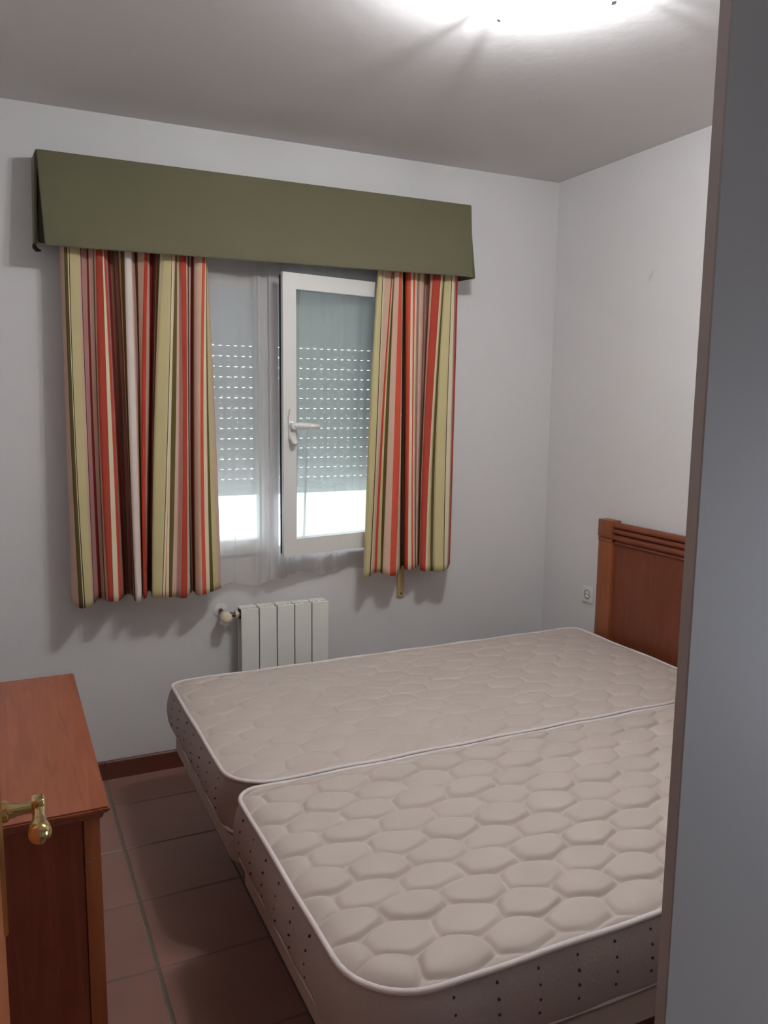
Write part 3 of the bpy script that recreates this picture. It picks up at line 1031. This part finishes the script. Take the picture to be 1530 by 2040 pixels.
prism(bm, [(-0.030 + 0.012 * math.cos(2 * math.pi * k / 10), 0.957 + 0.008 * math.sin(2 * math.pi * k / 10)) for k in range(10)], 'y', Y1 + 0.0945, Y0 - 0.0945)
obj('bead_moulding', bm, w_headr, hb, True, 50)
bx('panel', -0.034, -0.014, Y1 + 0.0945, Y0 - 0.0945, 0.30, 1.048, w_head, hb)
reroot(hb, (-0.03, (Y0 + Y1) / 2, 0))

# ------------------------------------------------------------------ dresser
dr = empty('dresser')
tag(dr, 'honey brown wooden chest of drawers behind the open door', 'dresser')
DX0, DX1, DY0, DY1, DZ = XL + 0.03, -2.374, -1.824, -0.980, 0.800
bm = bmesh.new()
# moulded top: ogee edge profile along near end and front
prof = [(0.000, 0.000), (0.0, -0.006), (-0.004, -0.012), (-0.010, -0.016), (-0.012, -0.024), (-0.016, -0.028)]
rings = []
for (d, dz) in prof:
    rings.append([bm.verts.new(p) for p in ((DX0, DY0 - d, DZ + dz), (DX1 + d, DY0 - d, DZ + dz), (DX1 + d, DY1 + d, DZ + dz), (DX0, DY1 + d, DZ + dz))])
bm.faces.new(rings[0])
bm.faces.new(rings[-1][::-1])
for a, b in zip(rings[:-1], rings[1:]):
    for k in range(4):
        bm.faces.new((a[k], a[(k + 1) % 4], b[(k + 1) % 4], b[k]))
bmesh.ops.bevel(bm, geom=[e for e in bm.edges if all(abs(v.co.z - DZ) < 1e-5 for v in e.verts)], offset=0.0035, segments=2, affect='EDGES')
obj('top', bm, w_dres, dr, True, 35)
BX1, BY0, BY1 = -2.390, -1.800, -1.000
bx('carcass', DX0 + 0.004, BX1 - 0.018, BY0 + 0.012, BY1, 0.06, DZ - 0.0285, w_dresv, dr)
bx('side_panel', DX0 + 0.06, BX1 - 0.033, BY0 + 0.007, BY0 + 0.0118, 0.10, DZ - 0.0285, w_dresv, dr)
bx('corner_post', BX1 - 0.031, BX1, BY0, BY0 + 0.035, 0.0, DZ - 0.029, w_dress, dr, 0.003)
bx('corner_post', BX1 - 0.031, BX1, BY1 - 0.035, BY1 + 0.004, 0.0, DZ - 0.029, w_dress, dr, 0.003)
bx('corner_post', DX0 + 0.002, DX0 + 0.05, BY0, BY0 + 0.035, 0.0, DZ - 0.029, w_dress, dr, 0.003)
bx('corner_post', DX0 + 0.002, DX0 + 0.05, BY1 - 0.035, BY1 + 0.004, 0.0, DZ - 0.029, w_dress, dr, 0.003)
bx('bottom_rail', BX1 - 0.017, BX1 - 0.003, BY0 + 0.036, BY1 - 0.036, 0.06, 0.13, w_dresv, dr)
for k in range(3):
    z0 = 0.135 + k * 0.211
    bx('drawer', BX1 - 0.0175, BX1 - 0.002, BY0 + 0.037, BY1 - 0.037, z0, z0 + 0.206, w_dres, dr, 0.003)
bm = bmesh.new()
lathe(bm, [(0.0035, 0), (0.003, 0.0012), (0, 0.0016)], 10, Matrix.Translation((BX1 - 0.024, BY0 - 0.0002, 0.680)) @ Matrix.Rotation(math.radians(90), 4, 'X'), cap0=True)
obj('nail_head', bm, m_chrome, dr)
reroot(dr, ((DX0 + DX1) / 2, (DY0 + DY1) / 2, 0))

# ------------------------------------------------------------------ door leaf standing open on the left
d1 = bx('door_1', -2.598, -2.5595, YN + 0.012, -2.195, 0.008, 2.03, w_door, None, 0.002, 1)
struct(d1)
HZ = 1.037
bm = bmesh.new()
yc = -2.250
pts = []
for k in range(9):
    a = math.pi * k / 8
    pts.append((yc + 0.020 * math.cos(a), 1.075 + 0.020 * math.sin(a)))
for k in range(9):
    a = math.pi + math.pi * k / 8
    pts.append((yc + 0.020 * math.cos(a), 0.880 + 0.020 * math.sin(a)))
prism(bm, pts, 'x', -2.5595, -2.5535)
bmesh.ops.bevel(bm, geom=[e for e in bm.edges if all(abs(v.co.x + 2.5535) < 1e-5 for v in e.verts)], offset=0.0015, segments=2, affect='EDGES')
hd = obj('door_handle', bm, m_brass, d1, True, 35)
bm = bmesh.new()
MX = Matrix.Rotation(math.radians(90), 4, 'Y')
lathe(bm, [(0.014, 0.0), (0.014, 0.006), (0.0105, 0.008), (0.010, 0.014), (0.0085, 0.018), (0.0082, 0.036), (0.0105, 0.0375), (0.0105, 0.040)], 24,
      Matrix.Translation((-2.5535, yc, HZ)) @ MX, cap0=True, cap1=True)
obj('lever_neck', bm, m_brass, hd, True, 35)
bm = bmesh.new()
# elbow block, then the swelling grip that points back along the door toward its hinge
box(bm, -2.5175, -2.500, yc - 0.012, yc + 0.012, HZ - 0.0125, HZ + 0.0125, 0.0045, 3)
tube(bm, [(-2.5085, yc - 0.006, HZ - 0.001), (-2.5085, yc - 0.016, HZ - 0.002), (-2.509, yc - 0.030, HZ - 0.003), (-2.510, yc - 0.048, HZ - 0.003), (-2.510, yc - 0.064, HZ - 0.002), (-2.510, yc - 0.076, HZ - 0.001), (-2.510, yc - 0.084, HZ - 0.001), (-2.510, yc - 0.088, HZ - 0.001)],
     [0.0085, 0.0082, 0.0088, 0.0110, 0.0135, 0.0145, 0.0115, 0.004], 20)
obj('lever_grip', bm, m_brass, hd, True, 50)
bx('latch_plate', -2.590, -2.568, -2.1955, -2.1935, 0.94, 1.12, m_brass, d1)
d2 = empty('door_frame_1')
d2.name = 'trim_1'
struct(d2)
bx('jamb', -2.640, -2.6005, YN - 0.10, YN - 0.001, 0.0, 2.06, w_door, d2)

# ------------------------------------------------------------------ ceiling lamp
la = empty('ceiling_lamp')
tag(la, 'round white glass ceiling lamp switched on above the bed', 'lamp')
LX, LY = -1.31, -1.658
LR = 0.234
bm = bmesh.new()
lathe(bm, [(0.0, 0.0), (0.14, 0.0), (0.15, -0.006), (0.15, -0.020), (0.0, -0.022)], 40, Matrix.Translation((LX, LY, H - 0.0005)))
obj('ceiling_plate', bm, m_pvc, la, True, 40)
bm = bmesh.new()
prof = []
N = 14
for k in range(N + 1):
    a = k / N
    r = LR * a
    prof.append((r, H - 0.115 + 0.070 * a ** 3.0))
lathe(bm, prof, 64, Matrix.Translation((LX, LY, 0)))
obj('glass_shade', bm, m_lamp, la, True, 60)
bm = bmesh.new()
tube(bm, [(LX + LR * math.cos(2 * math.pi * k / 64), LY + LR * math.sin(2 * math.pi * k / 64), H - 0.044) for k in range(64)], 0.0022, 6, closed=True)
obj('shade_rim', bm, m_chrome, la, True)
a0 = math.atan2(0.222, 0.033)
for k in range(3):
    a = math.radians([81.5, 7.7, 225][k])
    c, s_ = math.cos(a), math.sin(a)
    bm = bmesh.new()
    tube(bm, [(LX + 0.13 * c, LY + 0.13 * s_, H - 0.012), (LX + (LR - 0.01) * c, LY + (LR - 0.01) * s_, H - 0.022), (LX + (LR + 0.012) * c, LY + (LR + 0.012) * s_, H - 0.034), (LX + (LR + 0.010) * c, LY + (LR + 0.010) * s_, H - 0.050), (LX + (LR - 0.004) * c, LY + (LR - 0.004) * s_, H - 0.056)],
         [0.009, 0.009, 0.009, 0.008, 0.006], 8)
    obj('clip', bm, m_chrome, la, True)
bd = bpy.data.lights.new('bulb_light', 'POINT')
bd.energy = BULB_W
bd.color = (0.94, 0.97, 1.0)
bd.shadow_soft_size = 0.02
for ang in (0.55, 0.55 + math.pi):
    bo = bpy.data.objects.new('bulb_light', bd)
    COL.objects.link(bo)
    bo.parent = la
    bo.location = (LX + 0.075 * math.cos(ang), LY + 0.075 * math.sin(ang), H - 0.062)
reroot(la, (LX, LY, H))
